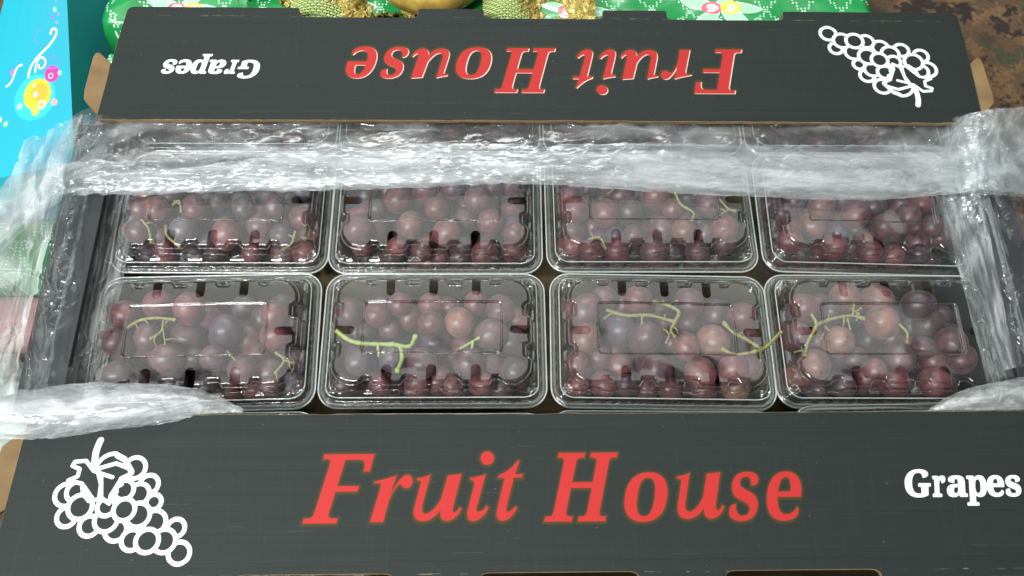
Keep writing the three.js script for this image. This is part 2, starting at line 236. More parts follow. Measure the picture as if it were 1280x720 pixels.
function lidHeight(x, z, dent) {
  const d0 = -sdBox(x, z, HX, HZ, 0.013), dw = wallField(x, z);
  let h = 0.0011 * sstep(0.0008, 0.0016, d0) * sstep(0.0042, 0.0034, d0);       // bead on the flange
  h += 0.0054 * sstep(0.0048, 0.0062, d0);                                      // step
  { const q = clamp((d0 - 0.0060) / 0.0024, 0, 1); h += 0.0024 * (0.6 * q - 0.12 * q * q); }   // sloping facet all round
  const w = clamp(dw / 0.0062, 0, 1); h += 0.0118 * (1 - (1 - w) ** 1.9);        // wall with a rounded shoulder
  h += 0.0014 * Math.max(0, 1 - (x / 0.056) ** 2) * Math.max(0, 1 - (z / 0.031) ** 2) + dent * 0.0005 * n2(x * 28 + dent * 9, z * 28) * sstep(0.004, 0.012, dw);
  const lab = -sdBox(x, z + 0.0015, 0.0425, 0.0165, 0.002); h -= (0.0009 + 0.0013 * sstep(-0.018, 0.0145, z)) * sstep(-0.00055, 0.00055, lab);   // sunk label field
  for (const sx of [-1, 1]) for (const sz of [-1, 1]) { const q = Math.hypot(x - sx * 0.0618, z - sz * 0.0353); h += d0 < 0.012 ? 0.0016 * sstep(0.0048, 0.0038, q) - 0.0012 * sstep(0.0022, 0.0012, q) : 0; }
  return h;
}
function clippedField(nx, nz, hx, hz, height, keep) {      // height field cut along keep(x, z) = 0 and at the holes
  const pos = [], idx = [], cache = new Map();
  const X = (i) => -hx + (2 * hx * i) / nx, Z = (j) => -hz + (2 * hz * j) / nz, K = new Float32Array((nx + 1) * (nz + 1));
  for (let j = 0; j <= nz; j++) for (let i = 0; i <= nx; i++) K[j * (nx + 1) + i] = keep(X(i), Z(j)) || 1e-9;
  const add = (key, x, z) => { if (!cache.has(key)) { cache.set(key, pos.length / 3); pos.push(x, height(x, z), z); } return cache.get(key); };
  const vert = (k) => add(k, X(k % (nx + 1)), Z(Math.floor(k / (nx + 1))));
  const cut = (a, b) => { if (a > b) [a, b] = [b, a]; const t = K[a] / (K[a] - K[b]), i = a % (nx + 1), j = Math.floor(a / (nx + 1)), p = b % (nx + 1), q = Math.floor(b / (nx + 1)); return add(a + '_' + b, X(i) + (X(p) - X(i)) * t, Z(j) + (Z(q) - Z(j)) * t); };
  const tri = (t) => {
    const inn = t.filter((k) => K[k] > 0).length; if (!inn) return; if (inn === 3) { idx.push(...t.map(vert)); return; }
    const at = t.findIndex((k) => (K[k] > 0) === (inn === 1)), [a, b, c] = [t[at], t[(at + 1) % 3], t[(at + 2) % 3]];
    if (inn === 1) idx.push(vert(a), cut(a, b), cut(a, c)); else { const p = cut(a, b), q = cut(a, c); idx.push(p, vert(b), vert(c), p, vert(c), q); }
  };
  for (let j = 0; j < nz; j++) for (let i = 0; i < nx; i++) { const a = j * (nx + 1) + i, b = a + 1, c = a + nx + 1, d = c + 1; tri([a, c, b]); tri([b, c, d]); }
  const g = new THREE.BufferGeometry(); g.setAttribute('position', new THREE.Float32BufferAttribute(pos, 3)); g.setIndex(idx); g.computeVertexNormals(); return g;
}
const outline = (x, z) => -sdBox(x, z, HX, HZ, 0.013);
const lidGeos = [0.4, 1, -0.9].map((dent) => clippedField(262, 164, HX + 0.0005, HZ + 0.0005, (x, z) => lidHeight(x, z, dent), (x, z) => Math.min(outline(x, z), slotSd(x, z))));
const trayGeo = clippedField(120, 76, HX + 0.0005, HZ + 0.0005, (x, z) => {
  const d = outline(x, z), rib = 0.0006 * Math.sin(Math.atan2(z, x) * 60), w = clamp((d - 0.0055 + rib) / 0.0095, 0, 1); return -0.0009 - 0.0605 * (1 - (1 - w) ** 1.6) - 0.0015 * sstep(0.02, 0.024, d);
}, outline);
const buttonGeo = new THREE.LatheGeometry([[0.0001, 0.0036], [0.0016, 0.0034], [0.0022, 0.0022], [0.0029, 0.0024], [0.0036, 0.0016], [0.0039, 0.0004]].map((p) => new THREE.Vector2(...p)), 20);
// the edges where the sheet is bent are thicker: solid beads that bend the light
function beadLoop(fn, n, r, closed = true) { const pts = []; for (let i = 0; i < n; i++) pts.push(fn(i / n)); return new THREE.TubeGeometry(new THREE.CatmullRomCurve3(pts, closed, 'centripetal'), n, r, 6, closed); }
const trace = (field, level, lift, r, n = 300) => beadLoop((t) => {
  const a = t * Math.PI * 2 + 0.003, dx = Math.cos(a) * HX, dz = Math.sin(a) * HZ; let lo = 0.2, hi = 1.6;
  for (let k = 0; k < 40; k++) { const m = (lo + hi) / 2; if (field(dx * m, dz * m) > level) lo = m; else hi = m; }
  return new THREE.Vector3(dx * lo, lidHeight(dx * lo, dz * lo, 0.4) + lift, dz * lo);
}, n, r);
const d0Field = (x, z) => -sdBox(x, z, HX, HZ, 0.013);
const beads = { rim_bead: mergeGeometries([trace(d0Field, 0.0004, 0, 0.00055, 160)]), step_bead: trace(d0Field, 0.0058, 0.0001, 0.00042, 160), ridge_bead: trace(d0Field, 0.0084, 0.0002, 0.00042, 160), top_edge: trace(wallField, 0.0036, -0.0001, 0.00042, 420) };
const labelBead = beadLoop((t) => { const k = Math.floor(t * 4), q = t * 4 - k, P = [[-0.0425, 0.015], [0.0425, 0.015], [0.0425, -0.018], [-0.0425, -0.018]], a = P[k], b = P[(k + 1) % 4], x = a[0] + (b[0] - a[0]) * q, z = a[1] + (b[1] - a[1]) * q; return new THREE.Vector3(x, lidHeight(x, z, 0.4) + 0.0001, z); }, 160, 0.0004);
let clamCount = 0;
function clamshell(label, x, z, turn, group, tilt = [0, 0], lid = clamCount % 3) {
  clamCount++;
  const t = thing('grape_clamshell', label, 'plastic box', [x, RIM - 0.0625, z], group); t.rotation.set(tilt[0], turn, tilt[1]);
  const l = part('lid', lidGeos[lid], M.clear, t); l.position.y = 0.0625; part('tray', trayGeo, M.tray, t).position.y = 0.0625;
  for (const [k, g] of Object.entries(beads)) part(k, g, k === 'top_edge' || k === 'ridge_bead' ? M.bead : M.rimBead, l);
  part('label_frame', labelBead, M.bead, l);
  for (const sx of [-1, 1]) for (const sz of [-1, 1]) part('snap_button', buttonGeo, M.clear, l).position.set(sx * 0.0618, 0.0016, sz * 0.0353);
  return t;
}

// ---------------------------------------------------------------- grapes
const grapeGeos = [0, 1, 2].map((v) => {
  const g = new THREE.SphereGeometry(1, 28, 20), P = g.attributes.position, q = new THREE.Vector3();
  for (let i = 0; i < P.count; i++) { q.fromBufferAttribute(P, i); const k = 1 + 0.025 * n3(q.x * 1.2 + v * 7, q.y * 1.2, q.z * 1.2) + 0.006 * n3(q.x * 4, q.y * 4 + v, q.z * 4), tip = sstep(0.96, 1, q.y); P.setXYZ(i, q.x * k, q.y * k * (1.04 - 0.045 * tip), q.z * k); }
  g.computeVertexNormals(); const N = g.attributes.normal;        // closes the seam of the sphere
  for (let j = 0; j <= 20; j++) { const a = j * 29, b = a + 28, n = new THREE.Vector3().fromBufferAttribute(N, a).add(new THREE.Vector3().fromBufferAttribute(N, b)).normalize(); N.setXYZ(a, n.x, n.y, n.z); N.setXYZ(b, n.x, n.y, n.z); }
  return g;
});
function stemGeometry(lines, height, radius) {
  const gs = []; lines = lines.slice();
  for (const l of lines.slice()) for (let i = 0; i + 1 < l.length; i++) if (rnd() < 0.75) {      // short stalks reaching down to the fruit
    const t = 0.25 + rnd() * 0.5, x = l[i][0] + (l[i + 1][0] - l[i][0]) * t, z = l[i][1] + (l[i + 1][1] - l[i][1]) * t, a = rnd() * 6.3, r = 3 + rnd() * 4;
    lines.push([[x, z, height], [x + Math.cos(a) * r * 0.6, z + Math.sin(a) * r * 0.6, height - 1], [x + Math.cos(a) * r, z + Math.sin(a) * r, height - 5]]);
  }
  lines.forEach((pts, li) => {
    const curve = new THREE.CatmullRomCurve3(pts.map(([x, z, y = height], i) => new THREE.Vector3(x / 1000 + (rnd() - 0.5) * 0.001 * Math.min(1, i), (y + (rnd() - 0.5) * 1.6) / 1000, z / 1000)));
    const n = Math.max(8, pts.length * 7), g = new THREE.TubeGeometry(curve, n, 1, 8, false), P = g.attributes.position, thick = radius * (pts.length > 3 ? 1.2 : pts.length > 2 && pts[0].length < 3 ? 0.95 : 0.62) / 1000;
    for (let i = 0; i <= n; i++) { const c = curve.getPointAt(i / n), t = i / n, k = thick * (1 - 0.3 * t + 0.5 * sstep(0.86, 1, t) + 0.22 * n2(i * 0.6, li * 5)); for (let j = 0; j <= 8; j++) { const q = i * 9 + j; P.setXYZ(q, c.x + (P.getX(q) - c.x) * k, c.y + (P.getY(q) - c.y) * k, c.z + (P.getZ(q) - c.z) * k); } }
    g.computeVertexNormals(); gs.push(g);
    const end = new THREE.SphereGeometry(thick * 1.25, 8, 6).translate(...curve.getPointAt(1).toArray()); gs.push(end);
  });
  return mergeGeometries(gs);
}
function bunch(label, x, z, turn, group, tilt, list, stems, fill, stemMat = M.stem, stemR = 0.9) {
  const t = thing('grape_bunch', label, 'grapes', [x, RIM - 0.058, z], group); t.rotation.set(tilt[0], turn, tilt[1]);
  const put = [];
  const add = (k, gx, gy, gz, r) => {
    const m = part('grape', grapeGeos[Math.floor(rnd() * 3)], grapeMats[k][Math.floor(rnd() * 3)], t);
    m.position.set(gx / 1000, gy / 1000 + 0.058, gz / 1000); m.scale.set(r / 1000, r / 1000 * (0.99 + 0.11 * rnd()), r / 1000 * (0.97 + 0.05 * rnd())); m.rotation.set(rnd() * 6.3, rnd() * 6.3, rnd() * 6.3); put.push([gx, gy, gz, r]);
  };
  for (const g of list) { const r = g[4] * 0.98, out = Math.max(Math.abs(g[1]) - 44, Math.abs(g[3]) - 20, 0); const sink = g[3] > 24 ? 8 : 0; add(g[0], clamp(g[1], -63 + r, 63 - r), Math.min(g[2], 15.5 - r - out * 0.25) - sink, clamp(g[3], -37 + r, 37 - r), r); }
  let made = 0;
  for (let tries = 0; tries < 16000 && made < fill; tries++) {
    const r = 8.2 + rnd() * 1.9, gy = -48 + (tries / 16000) * 43, gx = (rnd() * 2 - 1) * (63 - r + gy * 0.1), gz = (rnd() * 2 - 1) * (37 - r + gy * 0.1);
    if (put.some(([a, b, c, d]) => Math.hypot(a - gx, b - gy, c - gz) < r + d - 2.8)) continue;
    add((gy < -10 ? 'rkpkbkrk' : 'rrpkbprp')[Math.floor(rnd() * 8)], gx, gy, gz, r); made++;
  }
  const sets = [];                                 // twigs that touch make one stem
  for (const l of stems) { const hit = sets.find((q) => q.some((m) => m.some(([a, b]) => l.some(([c, d]) => Math.hypot(a - c, b - d) < 2.5)))); if (hit) hit.push(l); else sets.push([l]); }
  for (const q of sets) part('stem', stemGeometry(q, 13.2, stemR).translate(0, 0.058, 0), stemMat, t);
  return t;
}
const CX = [-0.2165, -0.0733, 0.0706, 0.2145];
const SEEN = [   // grapes that show: tone, then x, height over the rim, z and radius in millimetres
  [['r',-51,6,-17,9.1],['r',-31,6,-23,9.6],['r',-11,6,-20,9.9],['p',-53,6,2,10.0],['p',-46,-12,1,9.7],['p',-15,-7,-6,10.5],['p',-20,6,13,9.6],['b',14,6,-5,10.3],['r',43,6,-15,8.6],['r',41,-8,-5,10.0],['r',23,-12,-5,9.7],['p',-34,6,-1,8.5],['b',20,-22,-18,7.6],['p',8,6,13,8.2],['p',27,6,21,9.2],['k',-49,6,23,9.2],['k',-42,-9,22,8.6],['k',-20,-7,23,8.6],['k',4,6,29,8.6],['p',40,-7,20,9.6],['p',42,6,31,7.3],['k',-8,-4,10,7.4],['r',15,-5,29,8.0],['r',31,0,31,7.3]],
  [['p',-54,6,-16,8.9],['r',-36,6,-14,8.2],['o',16,6,-9,9.9],['r',-2,6,-8,8.6],['p',36,6,-1,10.1],['r',-22,6,-21,7.9],['r',-17,-7,-17,7.9],['p',-29,-6,-8,7.6],['r',-3,1,-23,7.9],['r',26,6,-22,7.4],['p',42,3,-19,9.6],['k',50,-8,0,10.1],['b',-46,6,17,8.7],['p',-43,-10,16,8.0],['b',0,-10,0,10.3],['p',22,6,18,9.9],['p',-7,6,18,9.9],['k',-44,-1,-5,6.3],['b',-25,6,15,8.9],['p',34,-7,14,9.3],['k',51,6,24,8.0],['k',-55,6,29,7.4],['r',9,-3,-23,6.4],['r',-33,6,31,7.6],['r',-10,6,30,8.6],['r',12,6,31,7.4],['r',30,6,31,8.0],['k',43,-5,29,7.4]],
  [['r',-14,6,-25,9.7],['p',-48,6,-18,10.6],['p',-35,-2,-29,9.4],['p',19,6,-24,9.3],['r',53,6,-15,9.2],['o',-49,6,1,9.8],['p',-11,6,0,9.9],['r',14,6,6,8.8],['o',32,6,2,10.1],['k',38,-3,-19,9.6],['b',-25,-5,-8,10.8],['r',-55,-9,-23,7.7],['p',21,-9,-15,8.9],['k',2,1,-8,6.4],['r',22,6,23,10.0],['r',43,6,21,10.0],['p',-5,6,21,9.7],['r',-55,6,18,7.5],['p',-40,-7,10,8.8],['p',54,2,18,8.1],['r',57,0,-4,5.7],['r',29,-7,30,8.6],['o',49,-4,29,9.3],['r',-38,6,30,8.6],['r',-54,6,31,7.4],['k',-24,6,31,7.4],['r',6,-3,30,8.0]],
  [['o',1,6,-10,10.9],['r',-48,6,-20,9.7],['o',-20,6,-29,9.8],['o',2,1,-28,10.2],['k',26,6,-22,9.9],['o',-30,6,3,10.2],['o',-47,6,18,10.0],['p',-54,6,-2,8.3],['r',6,6,29,9.7],['r',32,6,29,10.0],['k',37,-7,-13,10.3],['p',11,-2,12,9.8],['p',42,6,4,10.2],['p',26,1,6,7.6],['p',52,-5,11,10.1],['o',-53,-11,21,9.4],['r',-10,6,22,7.5],['k',-3,-11,-3,8.9],['k',-18,-1,12,7.6],['k',-31,6,-17,7.7],['k',-41,-3,31,7.4],['k',-27,6,31,7.5]],
  [['r',-19,6,1,9.4],['r',-44,6,2,8.7],['p',-54,4,1,8.7],['r',52,6,7,8.5],['r',4,6,20,9.9],['p',-53,6,17,9.3],['b',-24,6,17,9.3],['o',53,-10,13,9.3],['r',54,6,30,8.6],['r',-37,6,30,8.5],['p',25,6,14,8.1],['p',34,6,0,8.2],['p',-44,-6,14,7.4],['k',-19,6,32,6.1],['k',-4,6,31,7.3],['k',40,6,20,7.4],['r',20,6,31,7.3],['k',-8,-3,-7,7.5],['k',13,6,0,7.5],['r',-56,0,-10,6.9],['k',-39,0,-11,7.5]],
  [['o',-17,6,12,8.7],['r',7,6,18,9.7],['r',0,6,0,8.2],['r',-26,6,-7,9.9],['p',-52,6,14,10.6],['r',36,6,10,8.8],['r',-8,6,-14,8.9],['p',27,6,-7,8.9],['p',11,6,-16,7.7],['r',52,6,18,7.5],['p',19,-5,2,8.2],['p',-41,-7,8,8.7],['k',-40,6,0,6.3],['r',52,-8,24,8.7],['r',32,6,29,8.7],['r',-51,-10,21,7.4],['r',-26,6,25,7.4],['r',-10,6,28,7.4],['r',1,-7,26,7.4],['k',17,-6,21,6.8]],
  [['o',21,6,17,8.2],['r',49,6,15,9.1],['r',15,6,1,7.6],['r',-31,6,4,9.5],['r',-51,6,1,9.5],['p',40,6,-3,8.7],['r',5,3,-12,10.0],['p',-51,-10,9,8.8],['r',-56,6,-9,6.4],['r',-56,-6,-6,7.0],['p',8,1,13,8.2],['k',-14,4,2,8.9],['p',-13,6,21,7.5],['r',-41,6,30,8.6],['r',-23,6,29,9.3],['p',2,6,29,9.3],['p',31,6,30,8.0],['r',-54,6,25,8.7],['p',38,-3,15,6.9],['b',-24,-2,17,6.2]],
  [['r',-6,6,4,9.6],['o',-28,6,-3,9.0],['o',-28,-11,4,10.1],['p',14,6,13,9.5],['p',31,6,4,8.7],['r',-20,6,25,8.8],['r',5,6,30,8.7],['r',-53,6,24,8.8],['r',6,-7,17,7.5],['r',21,3,30,8.1],['p',46,6,12,7.6],['p',55,-2,16,7.6],['p',-56,6,4,6.4],['k',-47,6,-6,7.7],['k',-42,6,31,7.5],['k',38,6,29,7.5],['k',9,6,-3,7.7]],
];
const STEMS = [
  [[[-45,-5],[-38,-10],[-26,-11],[-16,-10]],[[-23,-10],[-23,-3],[-29,2]],[[-22,-4],[-19,6]],[[48,12],[54,17],[49,25]],[[54,17],[59,19]],[[19,11],[25,18]]],
  [[[-60,-1],[-50,6],[-25,8]],[[-25,8],[-14,9],[-11,3]],[[-20,9],[-18,17],[-21,25]],[[17,11],[28,4]]],
  [[[-36,-15],[-24,-12],[-9,-12],[7,-8]],[[7,-8],[10,-14],[3,-19],[-5,-21]],[[3,-19],[9,-22]],[[7,-8],[4,-2],[6,2]],[[4,-2],[0,6]],[[-14,-11],[-14,-6]],[[74,-2],[60,10],[42,13],[36,10]],[[60,10],[50,3],[42,-1],[38,-7]],[[59,10],[59,17]]],
  [[[-47,-13],[-45,-6],[-52,5],[-55,14]],[[-45,-6],[-33,-10],[-21,-12],[-14,-10]],[[-21,-12],[-19,-19]],[[-20,-14],[-15,-17]],[[-25,-10],[-24,-3]],[[-41,-6],[-38,-2]],[[8,-6],[11,0],[10,6]]],
  [[[-49,13],[-44,19],[-40,29]],[[-33,17],[-31,24],[-22,32]],[[-31,2],[-27,-1],[-24,7]],[[51,21],[49,30],[45,34]]],
  [],
  [[[16,-8],[19,1],[27,8],[25,13]],[[-30,-6],[-26,-10]],[[46,-3],[51,5],[55,6]],[[51,5],[44,9]],[[-44,27],[-37,26],[-33,34]]],
  [],
];

const CLAMS = [   // label of the box, label of the bunch, column, row (0 = front row in full view), turn, grapes to fill in below, stem material
  ['clear vented clamshell at the left end of the nearer full row, half under white film', 'dusty purple grapes with a short forked stem in the box beside the white film roll', 0, 0, 0.018, 24],
  ['clear vented clamshell second from left in the nearer full row, above the letters Fruit', 'purple grapes with one thick bright green stem lying across the left side', 1, 0, 0.0, 24, M.freshStem, 1.6],
  ['clear vented clamshell third from left in the nearer full row, a stem poking out right', 'purple and tan grapes with a long branched stem reaching out over the right edge', 2, 0, -0.015, 24, M.stem, 1.05],
  ['clear vented clamshell at the right end of the nearer full row', 'pale reddish tan grapes around a zigzag green stem at the left', 3, 0, -0.012, 24, M.stem, 1.0],
  ['clear clamshell at the left end of the row half under the film, bright front ribs', 'red grapes with thin broken stems in the left box half under the film', 0, 1, 0.0, 26],
  ['clear clamshell second from left in the row half under the film', 'red grapes with one yellowish grape in the middle, half under the film', 1, 1, -0.004, 28],
  ['clear clamshell third from left in the row half under the film', 'purple red grapes with curled thin stems at both sides, half under the film', 2, 1, 0.0, 26],
  ['clear clamshell at the right end of the row half under the film', 'pale pinkish grapes without visible stem, right box half under the film', 3, 1, -0.02, 28],
];
CLAMS.forEach(([lc, lb, col, row, turn, fill, mat, sr], k) => {
  const x = CX[col], z = row ? -0.0452 : 0.0459;
  const tilt = [[0.012, 0.01], [-0.008, 0], [0.01, -0.012], [0.014, 0.02], [0, -0.012], [0.006, 0.008], [-0.008, 0], [0.01, -0.018]][k];
  clamshell(lc, x, z, turn, 'clear grape clamshells packed in the carton', tilt);
  bunch(lb, x, z, turn * 0.5, 'bunches of grapes in the clamshells', tilt, SEEN[k], STEMS[k], fill + 110, mat, sr);
});
['left end', 'second from left', 'third from left', 'right end'].forEach((w, col) => {
  clamshell('clear clamshell of the back row under film and back flap, ' + w, CX[col], -0.136, 0, 'clear grape clamshells packed in the carton');
  bunch('grapes in the back row box hidden under film and flap, ' + w, CX[col], -0.136, 0, 'bunches of grapes in the clamshells', [0, 0], [], [], 34);
  clamshell('clear clamshell whose rear rim shows below the front flap edge, ' + w, CX[col] + [0.004, 0, -0.002, 0.006][col], 0.1368 + [0.001, 0.002, 0.001, -0.003][col], [0.01, 0, -0.01, 0.02][col], 'clear grape clamshells packed in the carton');
});

// ---------------------------------------------------------------- the plastic liner
const liner = thing('plastic_liner', 'crumpled translucent plastic film liner folded back over the grape boxes and the carton sides', 'plastic film');
{
  const xs = [-405, -362, -322, -296, -262, -210, -148, -85, -24, 40, 90, 145, 191, 232, 262, 300, 335, 375];
  const hem = [6, -22, -42, -45, -45, -47, -48, -51, -53, -50, -47, -44, -42, -43, -46, -46, -52, -60];
  const drop = (x) => -Math.max(0, Math.abs(x) - 306) * 0.55, row = (f) => xs.map((x, i) => { const p = f(x, hem[i], i), k = Math.max(0, Math.abs(x) - 310) * (x < 0 ? 0.12 : 0.05); return [p[0], p[1] + drop(x), Math.min(p[2] + k, hem[i])]; });
  const main = [row((x) => [x, -8, -118]), row((x) => [x, -6.5, -104]), row((x, h, i) => [x, -1 + 2 * Math.sin(i * 1.7), -90]), row((x, h, i) => [x, 3 + 2 * Math.sin(i * 2.3), -72]), row((x, h) => [x, 4.5, (h - 72) / 2 - 2]), row((x, h) => [x, 2.5, h - 3]), row((x, h) => [x, -1.5, h])];
  part('back_fold', crumpled(main, 460, 120, { amp: 2.0, size: 18, alongU: 0.22, edge: 2.2, fine: 0.5 }), M.film, liner);
  const under = [row((x, h) => [x, -1.8, h]), row((x, h) => [x, -4.0, h - 6]), row((x, h) => [x, -4.4, h - 16]), row((x, h, i) => [x, -3, clamp(-49 - (x + 322) * 0.19, -79, hem[i] - 14)])];
  part('back_fold', crumpled(under, 360, 60, { amp: 1.3, size: 16, alongU: 0.25, shift: 11, edge: 0.6 }), M.filmWhite, liner);
  const upper = [row((x, h, i) => [x, 2 + Math.sin(i * 2.1), clamp(-52 - (x + 322) * 0.2, -80, hem[i] - 14)]), row((x, h, i) => [x, 6 + Math.sin(i * 1.3), (h - 75) / 2 - 3]), row((x, h) => [x, 5.5, h - 6]), row((x, h) => [x, 1, h + 0.5])];
  part('back_fold', crumpled(upper, 420, 90, { amp: 1.8, size: 17, alongU: 0.28, shift: 23, edge: 2, fine: 0.5, bias: 0.15 }), M.film, liner);
  const left = [[[-292, -14, -109], [-295, 2, -101], [-303, 8, -99], [-321, 0, -96], [-355, -25, -97], [-395, -50, -91]], [[-296, -22, -82], [-298, -4, -74], [-306, 6, -68], [-323, 0, -60], [-356, -25, -53], [-400, -50, -41]], [[-301, -26, -47], [-299, -8, -37], [-308, 5, -28], [-321, -3, -18], [-354, -30, -8], [-398, -55, -1]], [[-299, -28, -1], [-294, -8, 10], [-307, 5, 18], [-321, -5, 19], [-350, -30, 31], [-395, -55, 33]], [[-296, -28, 43], [-293, -8, 52], [-305, 5, 59], [-318, -5, 58], [-346, -30, 63], [-392, -55, 66]], [[-290, -26, 80], [-288, -8, 84], [-303, 6, 89], [-314, 0, 89], [-341, -25, 90], [-388, -50, 88]]];
  part('left_fold', crumpled(left, 130, 230, { amp: 2.6, size: 18, alongV: 0.35, shift: 31 }), M.filmGlint, liner);
  part('left_fold', crumpled(left.map((r) => r.slice(2).map(([x, y, z]) => [x - 2, y + 5, z + 2])), 90, 200, { amp: 4, size: 26, alongV: 0.4, shift: 47 }), M.filmSide, liner);
  part('left_fold', crumpled(left.map((r) => r.slice(0, 4).map(([x, y, z]) => [x + 6, y - 1, z])), 60, 200, { amp: 1.6, size: 12, alongU: 0.7, shift: 53, bias: 0.4, fine: 1.3 }), M.filmGlint, liner);
  const right = [[[283, -12, -106], [286, 2, -101], [299, 8, -102], [318, 4, -107], [360, -15, -120]], [[275, -14, -79], [276, 3, -71], [289, 9, -71], [313, 2, -76], [359, -20, -83]], [[266, -10, -49], [271, 0, -43], [285, 5, -42], [307, 0, -43], [360, -25, -51]], [[275, -26, -24], [277, -10, -19], [286, 4, -15], [303, 0, -11], [356, -25, -18]], [[283, -27, 22], [279, -10, 26], [283, 4, 29], [300, -2, 32], [349, -28, 33]], [[285, -26, 72], [279, -8, 74], [280, 4, 75], [298, -2, 79], [340, -28, 82]]];
  part('right_fold', crumpled(right, 120, 230, { amp: 2.4, size: 18, alongV: 0.4, shift: 61, bias: 0.3, fine: 1.1 }), M.filmGlint, liner);
  part('right_fold', crumpled(right.slice(0, 3).map((r) => r.map(([x, y, z]) => [x - 3, y + 4, z])), 110, 90, { amp: 3, size: 26, alongU: 0.4, shift: 67 }), M.film, liner);
  part('right_fold', crumpled(right.slice(0, 3).map((r) => r.map(([x, y, z]) => [x, y + 1.5, z - 2])), 110, 90, { amp: 2, size: 20, alongU: 0.4, shift: 71 }), M.filmWhite, liner);
  part('right_fold', crumpled(right.slice(2).map((r) => r.slice(0, 3).map(([x, y, z]) => [x - 4, y, z])), 60, 160, { amp: 1.6, size: 20, alongV: 0.3, shift: 73 }), M.filmSide, liner);
  const inL = [], inR = []; for (let i = 0; i < 6; i++) { const z = -100 + i * 36; inL.push([[-300, -5, z], [-291, -13, z], [-282, -20, z + 2], [-273, -22, z]]); inR.push([[273, -23, z], [280, -20, z], [286, -11, z + 2], [293, -3, z]]); }
  part('left_fold', crumpled(inL, 50, 220, { amp: 1.5, size: 14, alongV: 0.3, shift: 107, edge: 4 }), M.film, liner);
  part('right_fold', crumpled(inR, 50, 220, { amp: 1.5, size: 14, alongV: 0.3, shift: 111, edge: 4 }), M.film, liner);
  const rollL = [[[-334, 0, 85], [-303, 0, 85], [-276, 0, 82], [-248, 0, 82], [-221, -2, 83], [-198, -4, 89], [-183, -8, 96]], [[-327, 9, 94], [-295, 10, 94], [-269, 11, 92], [-242, 11, 90], [-217, 7, 90], [-196, 0, 93], [-183, -7, 97]], [[-323, 13, 102], [-291, 14, 103], [-266, 14, 100], [-240, 13, 98], [-216, 8, 95], [-196, -1, 95], [-183, -8, 98]], [[-323, 9, 109], [-292, 9, 110], [-266, 10, 107], [-241, 9, 104], [-216, 5, 100], [-197, -4, 98], [-183, -9, 98]], [[-326, 2, 113], [-295, 2, 114], [-269, 2, 111], [-243, 2, 107], [-217, 1.5, 103], [-197, -6, 99], [-184, -10, 98]]];
  part('front_roll', crumpled(rollL, 200, 80, { amp: 1.2, size: 15, alongU: 0.2, shift: 81, edge: 1, fine: 0.3 }), M.filmRoll, liner);
  part('front_roll', crumpled(rollL, 160, 60, { amp: 1.4, size: 14, alongU: 0.2, shift: 87, off: -2.2, edge: 0.5 }), M.filmRoll, liner);
  const rollR = [[[222, -6, 99], [242, -6, 88], [270, -6, 81], [301, -6, 76], [327, -6, 73]], [[222, -6, 100], [237, 0, 93], [262, 4, 89], [291, 5, 86], [316, 5, 83]], [[222, -6, 101], [236, 1, 97], [260, 5, 95], [289, 6, 93], [313, 6, 91]], [[222, -7, 101], [237, -3, 100], [263, -1, 99], [291, 0, 97], [315, 0, 96]], [[223, -8, 102], [239, -7, 102], [266, -7, 102], [295, -7, 102], [319, -7, 102]]];
  part('front_roll', crumpled(rollR, 160, 70, { amp: 1.1, size: 15, alongU: 0.2, shift: 91, edge: 0.8, fine: 0.3 }), M.filmRoll, liner);
  part('front_roll', crumpled(rollR, 120, 50, { amp: 1.2, size: 18, alongU: 0.4, shift: 95, off: -1.8, edge: 0.4 }), M.film, liner);
  const tuft = [[[-168, -14, 184], [-140, -10, 184], [-104, -14, 184]], [[-168, -9, 190], [-140, -7, 191], [-104, -10, 190]], [[-166, -20, 199], [-138, -16, 201], [-106, -22, 199]]];
  part('hand_hole_tuft', crumpled(tuft, 90, 40, { amp: 3, size: 9, shift: 99 }), M.film, liner);
}

